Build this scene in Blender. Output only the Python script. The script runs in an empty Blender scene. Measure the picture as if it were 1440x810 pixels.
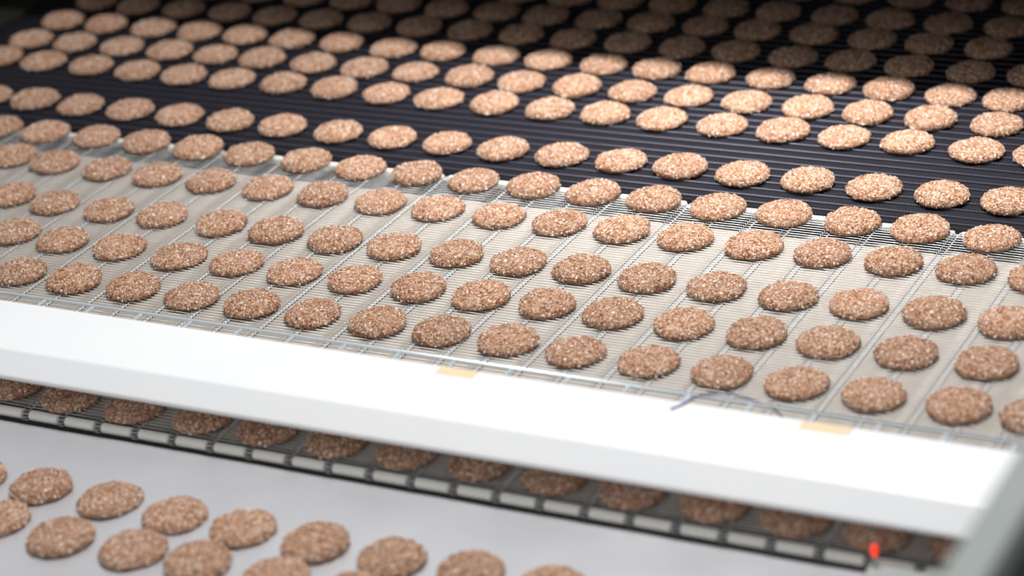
import bpy, bmesh, math, random
from mathutils import Vector, Matrix, noise

# ------------------------------------------------------------------ camera, world, lights
scene = bpy.context.scene
C = scene.collection
CAM = Vector((1.4, -2.4, 1.3236))
RIGHT = Vector((0.88360862, 0.4570749, -0.1015792))
UP = Vector((-0.1167188, 0.42511506, 0.89758226))
FWD = Vector((-0.45344517, 0.78125522, -0.42898456))
FPX = 3541.0
cd = bpy.data.cameras.new('camera')
cam = bpy.data.objects.new('camera', cd)
C.objects.link(cam)
cam.matrix_world = Matrix(((RIGHT.x, UP.x, -FWD.x, CAM.x), (RIGHT.y, UP.y, -FWD.y, CAM.y),
                           (RIGHT.z, UP.z, -FWD.z, CAM.z), (0, 0, 0, 1)))
cd.sensor_width = 36.0
cd.lens = FPX / 1440 * 36.0
cd.clip_start = 0.05
cd.dof.use_dof = True
cd.dof.focus_distance = 3.12
cd.dof.aperture_fstop = 2.7
scene.camera = cam

world = bpy.data.worlds.new('World')
scene.world = world
world.use_nodes = True
bg = world.node_tree.nodes['Background']
bg.inputs['Color'].default_value = (0.93, 0.97, 1.0, 1)
bg.inputs['Strength'].default_value = 0.32

def area(name, loc, target, sx, sy, power, col=(1, 1, 1)):
    l = bpy.data.lights.new(name, 'AREA')
    l.shape = 'RECTANGLE'; l.size = sx; l.size_y = sy; l.energy = power; l.color = col
    o = bpy.data.objects.new(name, l); C.objects.link(o)
    o.location = loc
    o.rotation_euler = (Vector(target) - Vector(loc)).to_track_quat('-Z', 'Y').to_euler()
    return o
area('ceiling_strip_light', (0.26, -0.055, 2.6), (0.26, -0.055, 0), 1.0, 0.25, 60, (1.0, 0.99, 0.98))
lamp = area('oven_exit_lamp', (0.10, 0.52, 0.92), (0.10, 0.52, 0), 0.95, 0.07, 4.3, (1.0, 0.98, 0.96))
lamp.data.spread = math.radians(84)
area('room_light', (0.9, -2.7, 1.6), (0.2, -0.3, 0), 1.0, 0.5, 9, (0.98, 0.98, 1.0))

scene.view_settings.view_transform = 'Standard'
scene.view_settings.look = 'None'
scene.view_settings.exposure = 0.0
scene.view_settings.gamma = 1.0
scene.view_settings.use_curve_mapping = False

# ------------------------------------------------------------------ helpers
def px(p):
    d = Vector(p) - CAM
    w = d.dot(FWD)
    return 720 + FPX * d.dot(RIGHT) / w, 405 - FPX * d.dot(UP) / w

def tag(o, label=None, cat=None, group=None, kind=None):
    if label: o['label'] = label
    if cat: o['category'] = cat
    if group: o['group'] = group
    if kind: o['kind'] = kind
    return o

def empty(name, loc, label, cat, group=None, kind=None):
    o = bpy.data.objects.new(name, None); C.objects.link(o)
    o.location = loc; o.empty_display_size = 0.05
    return tag(o, label, cat, group, kind)

def link(name, me, mat=None, parent=None, loc=(0, 0, 0)):
    o = bpy.data.objects.new(name, me); C.objects.link(o)
    if mat and not me.materials: me.materials.append(mat)
    o.parent = parent
    o.location = Vector(loc) - (parent.location if parent else Vector())
    return o

def mesh_from(bm, name, smooth=False):
    me = bpy.data.meshes.new(name)
    bmesh.ops.recalc_face_normals(bm, faces=bm.faces)
    if smooth:
        for f in bm.faces: f.smooth = True
    bm.to_mesh(me); bm.free()
    return me

def box_bm(sx, sy, sz, bev=0.0, seg=2, bm=None, at=(0, 0, 0)):
    b = bmesh.new()
    bmesh.ops.create_cube(b, size=1.0)
    for v in b.verts:
        v.co = Vector((v.co.x * sx, v.co.y * sy, v.co.z * sz))
    if bev:
        bmesh.ops.bevel(b, geom=list(b.edges), offset=bev, segments=seg, affect='EDGES', profile=0.5)
    for v in b.verts: v.co += Vector(at)
    return b

def box(name, lo, hi, mat, parent=None, bev=0.0, seg=2):
    lo, hi = Vector(lo), Vector(hi)
    s = hi - lo; c = (lo + hi) / 2
    me = mesh_from(box_bm(s.x, s.y, s.z, bev, seg), name)
    return link(name, me, mat, parent, c)

def tube_bm(bm, pts, r, n=6, cap=True):
    rings = []
    up = Vector((0, 0, 1))
    for i, p in enumerate(pts):
        a = Vector(pts[max(i - 1, 0)]); b = Vector(pts[min(i + 1, len(pts) - 1)])
        t = (b - a).normalized()
        s = t.cross(up)
        if s.length < 1e-4: s = t.cross(Vector((1, 0, 0)))
        s.normalize(); u = s.cross(t)
        rings.append([bm.verts.new(Vector(p) + s * (r * math.cos(2 * math.pi * k / n)) + u * (r * math.sin(2 * math.pi * k / n))) for k in range(n)])
    for A, B in zip(rings, rings[1:]):
        for k in range(n):
            bm.faces.new((A[k], A[(k + 1) % n], B[(k + 1) % n], B[k]))
    if cap:
        bm.faces.new(rings[0]); bm.faces.new(rings[-1])

def tube(name, pts, r, mat, parent=None, n=8, loc=(0, 0, 0)):
    bm = bmesh.new(); tube_bm(bm, pts, r, n)
    return link(name, mesh_from(bm, name, True), mat, parent, loc)

# ------------------------------------------------------------------ materials
def mat(name, col=(0.5, 0.5, 0.5), rough=0.5, metal=0.0, spec=0.5):
    m = bpy.data.materials.new(name); m.use_nodes = True
    b = m.node_tree.nodes['Principled BSDF']
    b.inputs['Base Color'].default_value = (*col, 1)
    b.inputs['Roughness'].default_value = rough
    b.inputs['Metallic'].default_value = metal
    b.inputs['Specular IOR Level'].default_value = spec
    return m, m.node_tree.nodes, m.node_tree.links, b

def ramp(N, stops):
    r = N.new('ShaderNodeValToRGB')
    while len(r.color_ramp.elements) < len(stops): r.color_ramp.elements.new(0.5)
    for e, (p, c) in zip(r.color_ramp.elements, stops):
        e.position = p; e.color = (*c, 1)
    return r

def tex_noise(N, L, vec, scale, detail=3, rough=0.6):
    t = N.new('ShaderNodeTexNoise')
    t.inputs['Scale'].default_value = scale
    t.inputs['Detail'].default_value = detail
    t.inputs['Roughness'].default_value = rough
    L.new(vec, t.inputs['Vector'])
    return t

def offset_coord(N, L):
    tc = N.new('ShaderNodeTexCoord'); oi = N.new('ShaderNodeObjectInfo')
    mu = N.new('ShaderNodeMath'); mu.operation = 'MULTIPLY'; mu.inputs[1].default_value = 7.3
    L.new(oi.outputs['Random'], mu.inputs[0])
    va = N.new('ShaderNodeVectorMath'); va.operation = 'ADD'
    L.new(tc.outputs['Object'], va.inputs[0]); L.new(mu.outputs[0], va.inputs[1])
    return va.outputs[0], oi

# cookie dough: baked brown crust with coarse grain and pale flour patches
M_cookie, N, L, B = mat('baked_cookie', rough=0.85, spec=0.2)
v, oi = offset_coord(N, L)
n1 = tex_noise(N, L, v, 330, 4, 0.7)
r1 = ramp(N, [(0.33, (0.08, 0.033, 0.016)), (0.46, (0.26, 0.115, 0.058)), (0.54, (0.46, 0.24, 0.14)), (0.66, (0.78, 0.60, 0.47))])
L.new(n1.outputs['Fac'], r1.inputs['Fac'])
n2 = tex_noise(N, L, v, 75, 3, 0.6)
r2 = ramp(N, [(0.44, (0, 0, 0)), (0.74, (0.5, 0.5, 0.5))])
L.new(n2.outputs['Fac'], r2.inputs['Fac'])
mx = N.new('ShaderNodeMix'); mx.data_type = 'RGBA'
L.new(r2.outputs['Color'], mx.inputs['Factor'])
L.new(r1.outputs['Color'], mx.inputs[6]); mx.inputs[7].default_value = (0.62, 0.44, 0.32, 1)
hv = N.new('ShaderNodeHueSaturation')
mr = N.new('ShaderNodeMapRange'); mr.inputs['To Min'].default_value = 0.88; mr.inputs['To Max'].default_value = 1.12
L.new(oi.outputs['Random'], mr.inputs['Value']); L.new(mr.outputs['Result'], hv.inputs['Value'])
L.new(mx.outputs[2], hv.inputs['Color']); L.new(hv.outputs['Color'], B.inputs['Base Color'])
bp = N.new('ShaderNodeBump'); bp.inputs['Strength'].default_value = 0.8; bp.inputs['Distance'].default_value = 0.0012
L.new(n1.outputs['Fac'], bp.inputs['Height']); L.new(bp.outputs['Normal'], B.inputs['Normal'])

# crumbs: each grain its own tone
M_crumb, N, L, B = mat('nut_crumbs', rough=0.8, spec=0.25)
gi = N.new('ShaderNodeNewGeometry')
r1 = ramp(N, [(0.0, (0.20, 0.08, 0.04)), (0.25, (0.42, 0.20, 0.11)), (0.50, (0.64, 0.41, 0.27)), (0.74, (0.78, 0.62, 0.50)), (1.0, (0.96, 0.91, 0.85))])
L.new(gi.outputs['Random Per Island'], r1.inputs['Fac']); L.new(r1.outputs['Color'], B.inputs['Base Color'])

def noisy(name, c0, c1, scale, rough, metal=0.0, bump=0.0, dist=0.001, spec=0.5, stretch=(1, 1, 1)):
    m, N, L, B = mat(name, c0, rough, metal, spec)
    tc = N.new('ShaderNodeTexCoord'); mp = N.new('ShaderNodeMapping'); mp.inputs['Scale'].default_value = stretch
    L.new(tc.outputs['Object'], mp.inputs['Vector'])
    n = tex_noise(N, L, mp.outputs['Vector'], scale, 4)
    r = ramp(N, [(0.3, c0), (0.7, c1)])
    L.new(n.outputs['Fac'], r.inputs['Fac']); L.new(r.outputs['Color'], B.inputs['Base Color'])
    if bump:
        b = N.new('ShaderNodeBump'); b.inputs['Strength'].default_value = bump; b.inputs['Distance'].default_value = dist
        L.new(n.outputs['Fac'], b.inputs['Height']); L.new(b.outputs['Normal'], B.inputs['Normal'])
    return m
M_wire = noisy('belt_wire_steel', (0.62, 0.61, 0.60), (0.75, 0.75, 0.74), 40, 0.38, 0.45)
M_beige = noisy('beige_bed_sheet', (0.38, 0.33, 0.275), (0.47, 0.415, 0.355), 45, 0.55, 0.0, 0.15, spec=0.4)
M_wear = noisy('pale_wear_strip', (0.43, 0.41, 0.385), (0.51, 0.49, 0.46), 45, 0.5)
M_steel = noisy('reflecting_steel_front', (0.55, 0.56, 0.58), (0.66, 0.67, 0.68), 7, 0.4, 0.5)
M_nose = noisy('ivory_nose_roller', (0.88, 0.86, 0.78), (0.92, 0.90, 0.83), 60, 0.4)
M_tray = noisy('grey_catch_tray', (0.36, 0.37, 0.37), (0.44, 0.45, 0.45), 12, 0.5)
M_frame = noisy('machine_steel', (0.28, 0.29, 0.30), (0.36, 0.37, 0.38), 8, 0.45, 0.6)
M_black = noisy('hood_black_paint', (0.012, 0.012, 0.012), (0.022, 0.021, 0.02), 6, 0.7)
M_white = noisy('white_beam_paint', (0.86, 0.87, 0.88), (0.90, 0.90, 0.90), 5, 0.35)
M_rod = noisy('guide_rod_steel', (0.70, 0.78, 0.82), (0.78, 0.84, 0.87), 30, 0.25, 0.5)
M_cable = noisy('blue_cable_sheath', (0.09, 0.09, 0.22), (0.13, 0.13, 0.28), 80, 0.45)
M_tape = noisy('faded_tape', (0.82, 0.62, 0.38), (0.87, 0.68, 0.45), 60, 0.7)
M_cap = noisy('grey_green_paint', (0.27, 0.30, 0.285), (0.32, 0.34, 0.33), 6, 0.5)
M_skirt = noisy('dark_panel', (0.025, 0.026, 0.027), (0.04, 0.04, 0.04), 6, 0.6)  # plain dark tone over the whole panel below the cap
M_rail = noisy('oven_side_rail', (0.016, 0.0145, 0.012), (0.028, 0.025, 0.02), 10, 0.8, 0.0, spec=0.2)
M_floor = noisy('concrete_floor', (0.22, 0.22, 0.21), (0.32, 0.31, 0.30), 5, 0.8)
M_sensor = noisy('sensor_housing', (0.36, 0.38, 0.37), (0.44, 0.46, 0.45), 30, 0.5)
M_led, N, L, B = mat('red_indicator', (0.9, 0.05, 0.02), 0.3)
B.inputs['Emission Color'].default_value = (1.0, 0.035, 0.012, 1); B.inputs['Emission Strength'].default_value = 1.0

# dark woven oven belt: glints on its fine spiral mesh are painted in as lighter dots
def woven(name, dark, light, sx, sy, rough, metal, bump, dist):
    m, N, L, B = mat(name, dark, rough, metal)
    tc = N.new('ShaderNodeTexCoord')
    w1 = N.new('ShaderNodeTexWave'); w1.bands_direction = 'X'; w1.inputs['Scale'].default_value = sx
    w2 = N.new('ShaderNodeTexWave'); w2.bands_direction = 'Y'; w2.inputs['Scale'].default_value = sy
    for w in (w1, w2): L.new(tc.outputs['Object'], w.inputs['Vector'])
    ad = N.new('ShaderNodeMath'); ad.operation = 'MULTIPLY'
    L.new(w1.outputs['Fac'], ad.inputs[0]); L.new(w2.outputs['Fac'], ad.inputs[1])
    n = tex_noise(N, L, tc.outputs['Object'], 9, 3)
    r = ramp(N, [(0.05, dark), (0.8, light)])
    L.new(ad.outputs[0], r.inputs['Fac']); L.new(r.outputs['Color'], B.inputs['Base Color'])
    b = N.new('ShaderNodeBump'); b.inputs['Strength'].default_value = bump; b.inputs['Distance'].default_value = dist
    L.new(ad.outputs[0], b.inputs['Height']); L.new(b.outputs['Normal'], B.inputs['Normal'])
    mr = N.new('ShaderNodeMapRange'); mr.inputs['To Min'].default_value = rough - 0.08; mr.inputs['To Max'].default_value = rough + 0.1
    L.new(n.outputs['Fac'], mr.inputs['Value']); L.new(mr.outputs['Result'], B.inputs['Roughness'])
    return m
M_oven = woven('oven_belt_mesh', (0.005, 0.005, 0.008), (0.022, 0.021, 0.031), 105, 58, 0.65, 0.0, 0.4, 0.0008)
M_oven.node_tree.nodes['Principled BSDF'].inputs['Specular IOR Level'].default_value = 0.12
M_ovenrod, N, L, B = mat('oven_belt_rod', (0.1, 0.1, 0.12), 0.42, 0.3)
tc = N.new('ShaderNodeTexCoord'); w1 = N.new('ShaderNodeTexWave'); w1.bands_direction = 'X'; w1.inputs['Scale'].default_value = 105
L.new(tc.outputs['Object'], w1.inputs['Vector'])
r1 = ramp(N, [(0.2, (0.022, 0.022, 0.032)), (0.8, (0.10, 0.097, 0.13))])  # glints along the rods drawn as lighter dots in the base colour
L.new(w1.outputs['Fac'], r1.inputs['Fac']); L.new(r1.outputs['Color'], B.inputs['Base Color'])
M_grey = woven('steel_mesh_belt', (0.68, 0.68, 0.71), (0.88, 0.88, 0.91), 75, 75, 0.40, 0.6, 0.25, 0.0006)

# ------------------------------------------------------------------ structure
XL, XR = -1.28, 0.90            # belts' left and right edges
floor = box('floor', (-2.6, -3.2, -1.0), (2.4, 2.6, -0.95), M_floor); tag(floor, 'grey concrete floor under the machines', 'floor', kind='structure')

# --- dark oven belt
oven = empty('oven_belt', (0, 0.9, 0), 'dark woven wire oven belt carrying rows of cookies under the hood', 'conveyor belt')
Y0, Y1 = 0.326, 1.9
prof = []
y = Y1
while y > Y0 + 0.02:
    prof.append((y, -0.0022 + 0.0006 * math.cos(2 * math.pi * y / 0.0054))); y -= 0.00135
for a in range(0, 100, 10):
    prof.append((Y0 + 0.02 - 0.03 * math.sin(math.radians(a)), -0.0022 - 0.03 * (1 - math.cos(math.radians(a)))))
bm = bmesh.new()
va = [bm.verts.new((XL - 0.02, p[0] - 0.9, p[1])) for p in prof]
vb = [bm.verts.new((XR, p[0] - 0.9, p[1])) for p in prof]
for i in range(len(prof) - 1): bm.faces.new((va[i], vb[i], vb[i + 1], va[i + 1]))
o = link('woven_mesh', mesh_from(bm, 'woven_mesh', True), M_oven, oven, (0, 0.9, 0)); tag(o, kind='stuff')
bm = bmesh.new(); tube_bm(bm, [(XL - 0.02, 0, 0), (XR, 0, 0)], 0.0018, 6)
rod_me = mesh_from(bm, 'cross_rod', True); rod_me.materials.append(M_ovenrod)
y = Y0 + 0.02
while y < 1.5:
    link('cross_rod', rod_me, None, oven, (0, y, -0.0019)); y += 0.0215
for a in (25, 60):
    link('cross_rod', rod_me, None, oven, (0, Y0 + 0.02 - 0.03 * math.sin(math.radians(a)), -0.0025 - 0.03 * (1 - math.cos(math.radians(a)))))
box('support_bed', (XL, Y0 + 0.03, -0.12), (XR, Y1, -0.045), M_black, oven)
for xx in (XL + 0.05, XR - 0.08):
    for yy in (0.5, 1.7): box('leg', (xx, yy, -0.95), (xx + 0.06, yy + 0.06, -0.12), M_frame, oven)
rail = empty('oven_side_rail', (-1.34, 0.3, 0), 'dull brown grey side rail along the left edge of dark belt', 'rail')
box('rail_bar', (-1.375, 0.36, -0.12), (-1.304, 1.9, 0.008), M_rail, rail, 0.003)
for yy in (0.5, 1.7): box('rail_leg', (-1.365, yy, -0.95), (-1.32, yy + 0.05, -0.12), M_frame, rail)

# --- oven hood over the far end
hood = empty('oven_hood', (0, 0.55, 0.26), 'black oven hood shading the far rows of cookies', 'hood')
HY, HZ = 0.68, 0.18
box('front_panel', (-1.75, HY, HZ), (1.25, HY + 0.02, HZ + 0.55), M_steel, hood, 0.004)  # unseen face, made bright steel so the grey belt has light to reflect
box('front_lining', (-1.72, HY + 0.021, HZ + 0.002), (1.22, HY + 0.03, HZ + 0.5), M_black, hood)
box('roof_panel', (-1.75, HY + 0.02, HZ + 0.5), (1.25, 2.4, HZ + 0.55), M_black, hood)
box('side_panel', (-1.75, HY + 0.02, -0.95), (-1.72, 2.4, HZ + 0.5), M_black, hood)
box('side_panel', (1.22, HY + 0.02, -0.95), (1.25, 2.4, HZ + 0.5), M_black, hood)
box('back_panel', (-1.72, 2.37, -0.95), (1.22, 2.4, HZ + 0.5), M_black, hood)

# --- wire ladder belt with beige bed
LP, LA = 0.0517, -1.24 + 1.4    # lane pitch and anchor
lanes = [LA + LP * k for k in range(-40, 40) if XL + 0.02 < LA + LP * k < XR - 0.01]
wb = empty('wire_belt', (0, -0.1, 0), 'steel wire ladder belt over a beige bed, carrying cookies towards the beam', 'conveyor belt')
WP, WR, A = 0.0066, 0.00055, 0.0042
pts = [(XL, 0, 0)]
for x in lanes:
    pts += [(x - A - 0.0006, 0, 0), (x - A, -WP * 0.25, -0.0006), (x - A + 0.0006, -WP * 0.9, -0.0012), (x - A + 0.0014, -WP * 1.12, -0.0004),
            (x + A - 0.0014, -WP * 1.12, -0.0004), (x + A - 0.0006, -WP * 0.9, -0.0012), (x + A, -WP * 0.25, -0.0006), (x + A + 0.0006, 0, 0)]
pts.append((XR, 0, 0))
bm = bmesh.new(); tube_bm(bm, pts, WR, 5)
wire_me = mesh_from(bm, 'wire', True); wire_me.materials.append(M_wire)
NB, NF = 0.304, -0.430          # back and front nose axis
y = NF + 0.004
while y < NB - 0.001:
    link('wire', wire_me, None, wb, (0, y, -WR)); y += WP
R = 0.0055
for a in (40, 85, 130):
    link('wire', wire_me, None, wb, (0, NF - R * math.sin(math.radians(a)) + WP * 0.5, -0.0070 + R * math.cos(math.radians(a))))
    w = link('wire', wire_me, None, wb, (0, NB + R * math.sin(math.radians(a)), -0.0070 + R * math.cos(math.radians(a))))
seg = LP - 2 * A - 0.004
bm = bmesh.new(); tube_bm(bm, [(-seg / 2, 0, 0), (-seg / 2 + 0.001, 0, 0), (seg / 2 - 0.001, 0, 0), (seg / 2, 0, 0)], 0.0062, 14)
nose_me = mesh_from(bm, 'nose_roller', True); nose_me.materials.append(M_nose)
for i in range(len(lanes) - 1):
    xm = (lanes[i] + lanes[i + 1]) / 2
    link('nose_roller', nose_me, None, wb, (xm, NF - 0.002, -0.0076))
    link('nose_roller', nose_me, None, wb, (xm, NB + 0.002, -0.0076))
tube('nose_shaft', [(XL, NF, -0.0085), (XR, NF, -0.0085)], 0.0025, M_frame, wb, 8)
tube('nose_shaft', [(XL, NB, -0.0085), (XR, NB, -0.0085)], 0.0025, M_frame, wb, 8)
bw = LP - 2 * A - 0.0014
bed_me = mesh_from(box_bm(bw, 0.651, 0.0047), 'bed_panel'); bed_me.materials.append(M_beige)
wear_me = mesh_from(box_bm(2 * A - 0.0014, 0.651, 0.0047), 'wear_strip'); wear_me.materials.append(M_wear)
for i, x in enumerate(lanes):
    link('wear_strip', wear_me, None, wb, (x, -0.0875, -0.0047))
    if i < len(lanes) - 1: link('bed_panel', bed_me, None, wb, (x + LP / 2, -0.0875, -0.00515))
box('catch_tray', (XL, 0.228, -0.03), (XR, 0.29, -0.022), M_tray, wb)
box('frame_bed', (XL, -0.40, -0.12), (XR, 0.225, -0.012), M_frame, wb)
box('tray_beam', (XL, 0.225, -0.12), (XR, 0.285, -0.03), M_frame, wb)
for xx in (XL + 0.05, XR - 0.1):
    for yy in (-0.35, 0.15): box('leg', (xx, yy, -0.95), (xx + 0.06, yy + 0.06, -0.12), M_frame, wb)

# --- grey mesh belt in front
gb = empty('steel_mesh_belt', (0, -0.9, -0.012), 'pale grey fine mesh belt in the foreground with two rows of cookies', 'conveyor belt')
GZ = -0.012
prof = []
for a in range(90, -1, -10):
    prof.append((-0.4460 + 0.003 * math.sin(math.radians(a)), GZ - 0.003 * (1 - math.cos(math.radians(a)))))
y = -0.448
while y > -1.5:
    prof.append((y, GZ)); y -= 0.02
bm = bmesh.new(); nx = 90
grid = []
for (yy, zz) in prof:
    row = []
    for i in range(nx + 1):
        x = XL + (XR - XL) * i / nx
        wv = 0.0012 * noise.noise(Vector((x * 5, yy * 9, 1.7))) + 0.0008 * noise.noise(Vector((x * 13, yy * 17, 4.1)))
        row.append(bm.verts.new((x, yy + 0.9, zz + min(wv, 0.0008) - GZ)))
    grid.append(row)
for A_, B_ in zip(grid, grid[1:]):
    for i in range(nx): bm.faces.new((A_[i], A_[i + 1], B_[i + 1], B_[i]))
link('mesh_sheet', mesh_from(bm, 'mesh_sheet', True), M_grey, gb, (0, -0.9, GZ))
box('frame_bed', (XL, -1.5, -0.14), (XR, -0.447, -0.018), M_frame, gb)
for xx in (XL + 0.05, XR - 0.1):
    for yy in (-1.4, -0.6): box('leg', (xx, yy, -0.95), (xx + 0.06, yy + 0.06, -0.14), M_frame, gb)

# --- white beam across the belt
beam = empty('cover_beam', (0, -0.375, 0.037), 'white painted beam lying across the belts with a thin guide rod behind', 'beam')
bp = [(-0.309, 0.068), (-0.4160, 0.068), (-0.4405, 0.0435), (-0.434, 0.036), (-0.309, 0.036)]
bm = bmesh.new()
e0 = [bm.verts.new((XL - 0.1, y_, z_)) for y_, z_ in bp]; e1 = [bm.verts.new((0.918, y_, z_)) for y_, z_ in bp]
bm.faces.new(e0); bm.faces.new(e1)
for i in range(5): bm.faces.new((e0[i], e0[(i + 1) % 5], e1[(i + 1) % 5], e1[i]))
bmesh.ops.bevel(bm, geom=list(bm.edges), offset=0.003, segments=3, affect='EDGES', profile=0.5)
link('beam_body', mesh_from(bm, 'beam_body'), M_white, beam)
tube('guide_rod', [(XL - 0.1, -0.293, 0.068), (0.91, -0.293, 0.068)], 0.0022, M_rod, beam, 8)
bm = box_bm(0.0045, 0.020, 0.003, 0.0008, 1)
tab_me = mesh_from(bm, 'rod_tab'); tab_me.materials.append(M_rod)
x = 0.448
while x > XL: x -= 0.0706
x += 0.0706
while x < 0.88:
    link('rod_tab', tab_me, None, beam, (x, -0.302, 0.0665)); x += 0.0706
for xx in (XL - 0.09, 0.905 - 0.0):
    box('end_post', (xx - 0.0, -0.41, -0.95), (xx + 0.012, -0.34, 0.037), M_frame, beam)

# --- guard rail close to the camera on the right
guard = empty('side_guard', (0.935, -1.0, 0.42), 'blurred grey green capped guard panel in the right foreground', 'guard panel')
box('cap', (0.921, -1.7, 0.395), (0.952, -0.45, 0.42), M_cap, guard, 0.003)
box('skirt_panel', (0.928, -1.69, -0.95), (0.946, -0.46, 0.395), M_skirt, guard)

# --- sensor with its red light at the nose
sen = empty('photo_sensor', (0.66, -0.47, 0), 'small grey sensor with glowing red light at the wire belt end', 'sensor')
box('housing', (0.632, -0.476, -0.009), (0.74, -0.449, 0.004), M_sensor, sen, 0.003, 2)
tube('stem', [(0.6382, -0.4535, 0.003), (0.6382, -0.4535, 0.014)], 0.002, M_sensor, sen)
bm = bmesh.new(); bmesh.ops.create_uvsphere(bm, u_segments=12, v_segments=8, radius=1.0)
for vv in bm.verts: vv.co = Vector((vv.co.x * 0.0035, vv.co.y * 0.0035, vv.co.z * 0.0075))
led = link('indicator', mesh_from(bm, 'indicator', True), M_led, sen, (0.6382, -0.4535, 0.021)); led['label'] = 'glowing red indicator light'
box('bracket', (0.72, -0.472, -0.006), (0.9, -0.455, 0.008), M_sensor, sen, 0.001)

# --- cable and tape on the beam
pts = []
cp = [(0.372, -0.330, 0.0690), (0.3795, -0.3174, 0.0692), (0.391, -0.299, 0.0718), (0.402, -0.2924, 0.0728), (0.418, -0.284, 0.0705), (0.430, -0.279, 0.0660), (0.448, -0.277, 0.0615), (0.467, -0.272, 0.050), (0.480, -0.275, 0.035)]
for i in range(len(cp) - 1):
    p0, p1, p2, p3 = [Vector(cp[min(max(i + d, 0), len(cp) - 1)]) for d in (-1, 0, 1, 2)]
    for s in range(5):
        t = s / 5
        pts.append(0.5 * ((2 * p1) + (p2 - p0) * t + (2 * p0 - 5 * p1 + 4 * p2 - p3) * t * t + (3 * p1 - p0 - 3 * p2 + p3) * t ** 3))
pts.append(Vector(cp[-1]))
o = tube('cable', pts, 0.0012, M_cable, None, 8); tag(o, 'thin blue cable arching over the guide rod behind the white beam', 'cable')
for (x0, x1, lab) in ((0.088, 0.135, 'faded orange tape strip on the middle of the white beam'), (0.513, 0.567, 'faded orange tape strip on the white beam near its right end')):
    o = box('tape_strip', (x0, -0.328, 0.068), (x1, -0.3125, 0.0684), M_tape); tag(o, lab, 'tape', 'tape strips on the beam')

# ------------------------------------------------------------------ cookies
random.seed(4)
CR, CH = 0.0358, 0.0148
def cookie_height(r, th, seed):
    # top surface over a unit disc, bumpy dome
    d = (1 - min(r, 1) ** 2.7)
    return d
def make_cookie(seed):
    rnd = random.Random(seed)
    e1, e2, ph1, ph2 = rnd.uniform(0, .025), rnd.uniform(0, .018), rnd.uniform(0, 6.3), rnd.uniform(0, 6.3)
    dome = rnd.uniform(0.92, 1.08)
    off = Vector((seed * 3.7, seed * 1.9, seed * 5.3))
    nseg, bm = 72, bmesh.new()
    def outline(th):
        return 1 + e1 * math.cos(2 * th + ph1) + e2 * math.cos(3 * th + ph2)
    # profile (radius, height, bump weight): flat base, tucked edge, low dome
    prof = [(0.86, 0.0, 0), (0.95, 0.05, .3), (0.985, 0.13, .7), (1.0, 0.24, 1), (0.985, 0.36, 1), (0.955, 0.47, 1), (0.91, 0.58, 1), (0.85, 0.68, 1),
            (0.78, 0.765, 1), (0.70, 0.83, 1), (0.61, 0.885, 1), (0.52, 0.925, 1), (0.42, 0.955, 1), (0.32, 0.975, 1), (0.22, 0.99, 1), (0.11, 1.0, 1)]
    def place(r, h, wgt, th):
        k = outline(th)
        p = Vector((r * k * CR * math.cos(th), r * k * CR * math.sin(th), h * CH * dome))
        nrm = Vector((math.cos(th) * (0.25 + r ** 3), math.sin(th) * (0.25 + r ** 3), 0.3 + h)).normalized()
        q = p + off
        b = 0.0016 * noise.noise(q * 55) + 0.0012 * noise.noise(q * 150) + 0.0007 * noise.noise(q * 380)
        return p + nrm * b * wgt, nrm
    rings = [[bm.verts.new(place(r, h, w, 2 * math.pi * i / nseg)[0]) for i in range(nseg)] for r, h, w in prof]
    for P, Q in zip(rings, rings[1:]):
        for i in range(nseg):
            bm.faces.new((P[i], P[(i + 1) % nseg], Q[(i + 1) % nseg], Q[i]))
    bm.faces.new(rings[0])
    top = bm.verts.new((0, 0, CH * dome))
    for i in range(nseg): bm.faces.new((rings[-1][i], rings[-1][(i + 1) % nseg], top))
    body = mesh_from(bm, 'cookie', True); body.materials.append(M_cookie)
    # crumbs bedded in the crust
    verts, faces = [], []
    hs = [(p[0], p[1]) for p in prof[2:]] + [(0, 1.0)]
    def top_h(r):
        for (r0, h0), (r1, h1) in zip(hs[1:], hs[2:]):
            if r <= r0 and r >= r1: return h0 + (h1 - h0) * ((r0 - r) / max(r0 - r1, 1e-6))
        return 0.24
    for k in range(900):
        th = rnd.uniform(0, 2 * math.pi)
        if rnd.random() < 0.22:
            i = rnd.choice([2, 3, 4, 5]); r, h = prof[i][0], prof[i][1]
        else:
            r = math.sqrt(rnd.random()) * 0.97; h = top_h(r)
        p, nrm = place(r, h, 1, th)
        s = (0.0005 + 0.0013 * rnd.random() ** 2.2)
        fl = 0.65
        if k % 13 == 0: s = rnd.uniform(0.0014, 0.0023); fl = 0.32
        t1 = nrm.orthogonal().normalized(); t2 = nrm.cross(t1)
        a = rnd.uniform(0, 6.3); u = t1 * math.cos(a) + t2 * math.sin(a); w = nrm.cross(u)
        el = rnd.uniform(0.6, 1.0); b0 = len(verts)
        c = p + nrm * s * 0.15
        for d in (u * s, w * s * el, -u * s, -w * s * el): verts.append(c + d)
        verts.append(c + nrm * s * fl + u * s * rnd.uniform(-.3, .3)); verts.append(c - nrm * s * 0.6)
        for i in range(4):
            faces.append((b0 + i, b0 + (i + 1) % 4, b0 + 4)); faces.append((b0 + (i + 1) % 4, b0 + i, b0 + 5))
    cm = bpy.data.meshes.new('crumb_coating'); cm.from_pydata([tuple(q) for q in verts], [], faces); cm.update()
    cm.materials.append(M_crumb)
    return body, cm
VAR = [make_cookie(s + 1) for s in range(9)]

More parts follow.
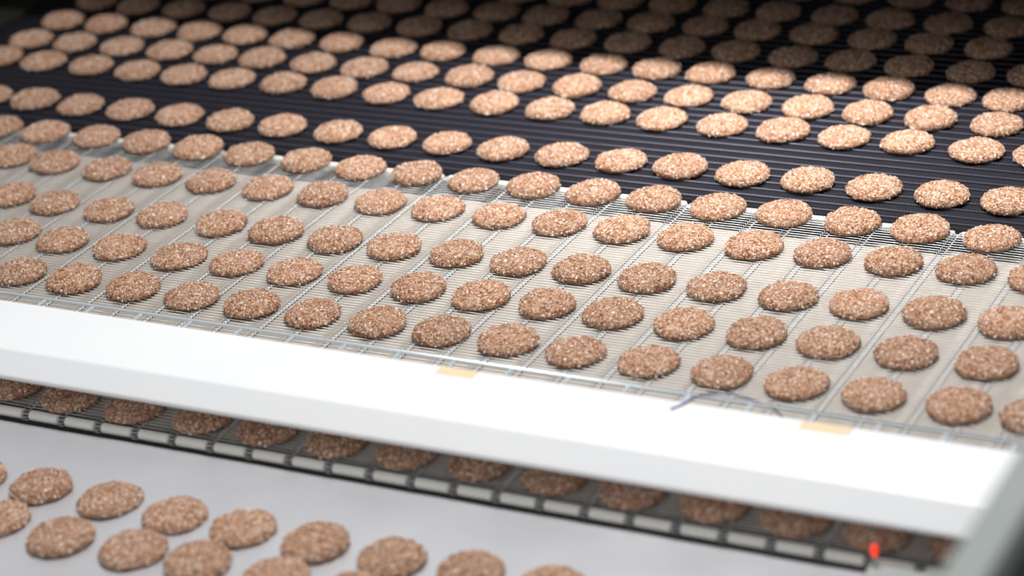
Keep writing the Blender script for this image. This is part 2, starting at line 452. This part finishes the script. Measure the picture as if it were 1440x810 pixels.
# cookie centres by row, in mm
ROWS = {
 'A': [(-830,-127),(-740,-127),(-651,-127),(-563,-127),(-471,-125),(-381,-126),(-292,-126),(-202,-127),(-110,-127),(-23,-126),(66,-125),(156,-128),(248,-127),(339,-127),(428,-127),(519,-129),(614,-126),(697,-127),(787,-127)],
 'B': [(-919,-27),(-829,-27),(-740,-23),(-655,-28),(-564,-27),(-467,-29),(-380,-25),(-290,-29),(-201,-28),(-109,-28),(-22,-27),(67,-26),(156,-27),(249,-28),(340,-28),(427,-26),(520,-27),(613,-26),(697,-27),(787,-27)],
 'C': [(-1010,73),(-920,73),(-825,79),(-745,75),(-653,74),(-566,77),(-470,75),(-381,73),(-289,70),(-201,71),(-110,73),(-22,73),(66,73),(156,71),(247,73),(339,73),(427,76),(518,76),(608,75),(696,73)],
 'D': [(-1101,194),(-1012,194),(-917,199),(-835,195),(-743,194),(-657,195),(-565,194),(-472,195),(-382,193),(-291,192),(-204,193),(-112,193),(-24,193),(65,194),(153,193),(246,193),(336,194),(427,193),(517,195),(605,194),(695,194)],
 'E': [(-1190,290),(-1100,290),(-1010,290),(-924,290),(-832,293),(-743,292),(-652,292),(-563,290),(-468,289),(-378,288),(-289,288),(-200,287),(-111,290),(-23,291),(66,290),(156,289),(247,290),(338,289),(427,290),(519,287),(606,290),(696,290)],
 'F': [(-1200,395),(-1110,395),(-1025,397),(-935,394),(-845,397),(-754,395),(-663,393),(-573,395),(-479,395),(-389,395),(-300,395),(-212,395),(-121,396),(-33,397),(56,397),(147,395),(238,396),(329,395),(420,395),(508,395),(596,395),(686,395)],
 'G': [(-1204,544),(-1118,543),(-1025,544),(-933,541),(-846,542),(-758,543),(-666,545),(-575,545),(-485,544),(-396,544),(-304,545),(-213,544),(-126,545),(-39,546),(53,546),(143,546),(232,544),(322,545),(418,541),(502,544),(592,544)],
 'H': [(-1206,626),(-1118,627),(-1025,630),(-933,630),(-847,632),(-759,632),(-665,630),(-574,631),(-485,633),(-392,632),(-304,631),(-213,631),(-123,631),(-36,634),(54,632),(146,631),(234,630),(324,630),(417,631),(503,631),(593,631)],
 'I': [(-1206,714),(-1117,715),(-1024,716),(-935,718),(-847,719),(-758,718),(-667,721),(-572,718),(-485,721),(-394,722),(-305,722),(-213,721),(-126,722),(-39,721),(53,723),(145,721),(233,719),(324,717),(406,717),(502,719),(592,719)],
 'J': [(-1205,810),(-1118,808),(-1026,808),(-935,809),(-847,809),(-759,810),(-669,811),(-577,810),(-487,812),(-396,811),(-307,811),(-216,814),(-125,812),(-38,812),(53,810),(143,812),(231,810),(323,808),(411,810),(501,810)],
 'K': [(-1205,901),(-1116,901),(-1026,901),(-936,901),(-846,901),(-756,901),(-667,901),(-575,897),(-486,899),(-397,898),(-306,900),(-217,902),(-127,904),(-41,903),(50,903),(142,903),(230,901),(319,900),(411,901),(501,901)],
 'L': [(-1117,988),(-1027,988),(-937,988),(-847,988),(-757,988),(-668,988),(-578,988),(-488,988),(-398,988),(-308,988),(-219,988),(-126,985),(-40,985),(50,989),(140,989),(230,989),(320,988),(410,988),(500,988)],
 'M': [(-578,1085),(-489,1085),(-399,1085),(-309,1085),(-219,1085),(-129,1085),(-40,1085),(50,1085),(140,1085),(230,1085),(320,1085),(409,1085),(499,1085)],
 'Z': [(-636,-393),(-546,-393),(-456,-393),(-369,-396),(-278,-396),(-186,-393),(-97,-393),(-7,-395),(82,-394),(171,-392),(261,-392),(353,-394),(444,-392),(533,-393),(621,-393),(711,-393),(801,-393),(891,-393)],
 'P': [(-465,-572),(-375,-572),(-287,-567),(-194,-567),(-105,-572),(-19,-572),(73,-575),(165,-575),(255,-573),(345,-572),(433,-572),(523,-572)],
 'Q': [(-470,-645),(-380,-645),(-292,-640),(-199,-649),(-108,-645),(-26,-645),(69,-645),(159,-645),(248,-645)],
}

ROWNAME = {'A': 'first row behind the white beam', 'B': 'second row behind the white beam', 'C': 'third row behind the white beam',
           'D': 'fourth row behind the white beam', 'E': 'row bridging the pale and dark belts', 'F': 'first full row on the dark belt',
           'G': 'second full row on the dark belt', 'H': 'third full row on the dark belt', 'I': 'row half shaded by the hood edge',
           'J': 'first row wholly in hood shadow', 'K': 'second row wholly in hood shadow', 'L': 'third row wholly in hood shadow',
           'M': 'last row deep in hood shadow', 'Z': 'row emerging beneath the white beam', 'P': 'back row on the grey belt', 'Q': 'front row on the grey belt'}
GROUP = {**{k: 'cookies on the pale wire belt' for k in 'ABCD'}, 'E': 'cookies bridging the two belts', **{k: 'cookies on the dark belt' for k in 'FGHI'},
         **{k: 'shaded cookies on the dark belt' for k in 'JKLM'}, 'Z': 'cookies beneath the beam', 'P': 'cookies on the grey belt', 'Q': 'cookies on the grey belt'}
ORD = 'first second third fourth fifth sixth seventh eighth ninth tenth eleventh twelfth'.split()
for rn, cells in ROWS.items():
    z = GZ + 0.001 if rn in 'PQ' else 0.0
    cells = [c for c in cells if c[0] <= 850 and c[0] >= -1230]
    seen = []
    for c in cells:
        u, v = px((c[0] / 1000, c[1] / 1000, z + 0.007))
        if -38 < u < 1478 and -14 < v < 832 and not (u > 1405 and v > 600): seen.append(c)
    for c in cells:
        body, cm = random.choice(VAR)
        o = bpy.data.objects.new('cookie', body); C.objects.link(o)
        o.location = (c[0] / 1000, c[1] / 1000, z)
        o.rotation_euler = (0, 0, random.uniform(0, 6.28))
        s = random.uniform(0.975, 1.025)
        o.scale = (s, s * random.uniform(0.985, 1.015), random.uniform(0.93, 1.07))
        look = 'dim brown' if rn in 'JKLM' else 'brown'
        if c in seen:
            i = seen.index(c); j = len(seen) - 1 - i
            side = '%s from the left' % ORD[i] if i <= j else '%s from the right' % ORD[j]
            if i == 0: side = 'leftmost'
            if j == 0: side = 'rightmost'
            lab = '%s crumbly cookie, %s in the %s' % (look, side, ROWNAME[rn])
        else:
            e = 'left' if c[0] < (seen[0][0] if seen else 0) else 'right'
            k = sum(1 for q in cells if (c[0] <= q[0] < seen[0][0] if e == 'left' else seen[-1][0] < q[0] <= c[0]))
            lab = '%s crumbly cookie, %s past the %s end of %s' % (look, ORD[k - 1], e, ROWNAME[rn])
        tag(o, lab, 'cookie', GROUP[rn])
        k = bpy.data.objects.new('crumb_coating', cm); C.objects.link(k); k.parent = o; k['kind'] = 'stuff'
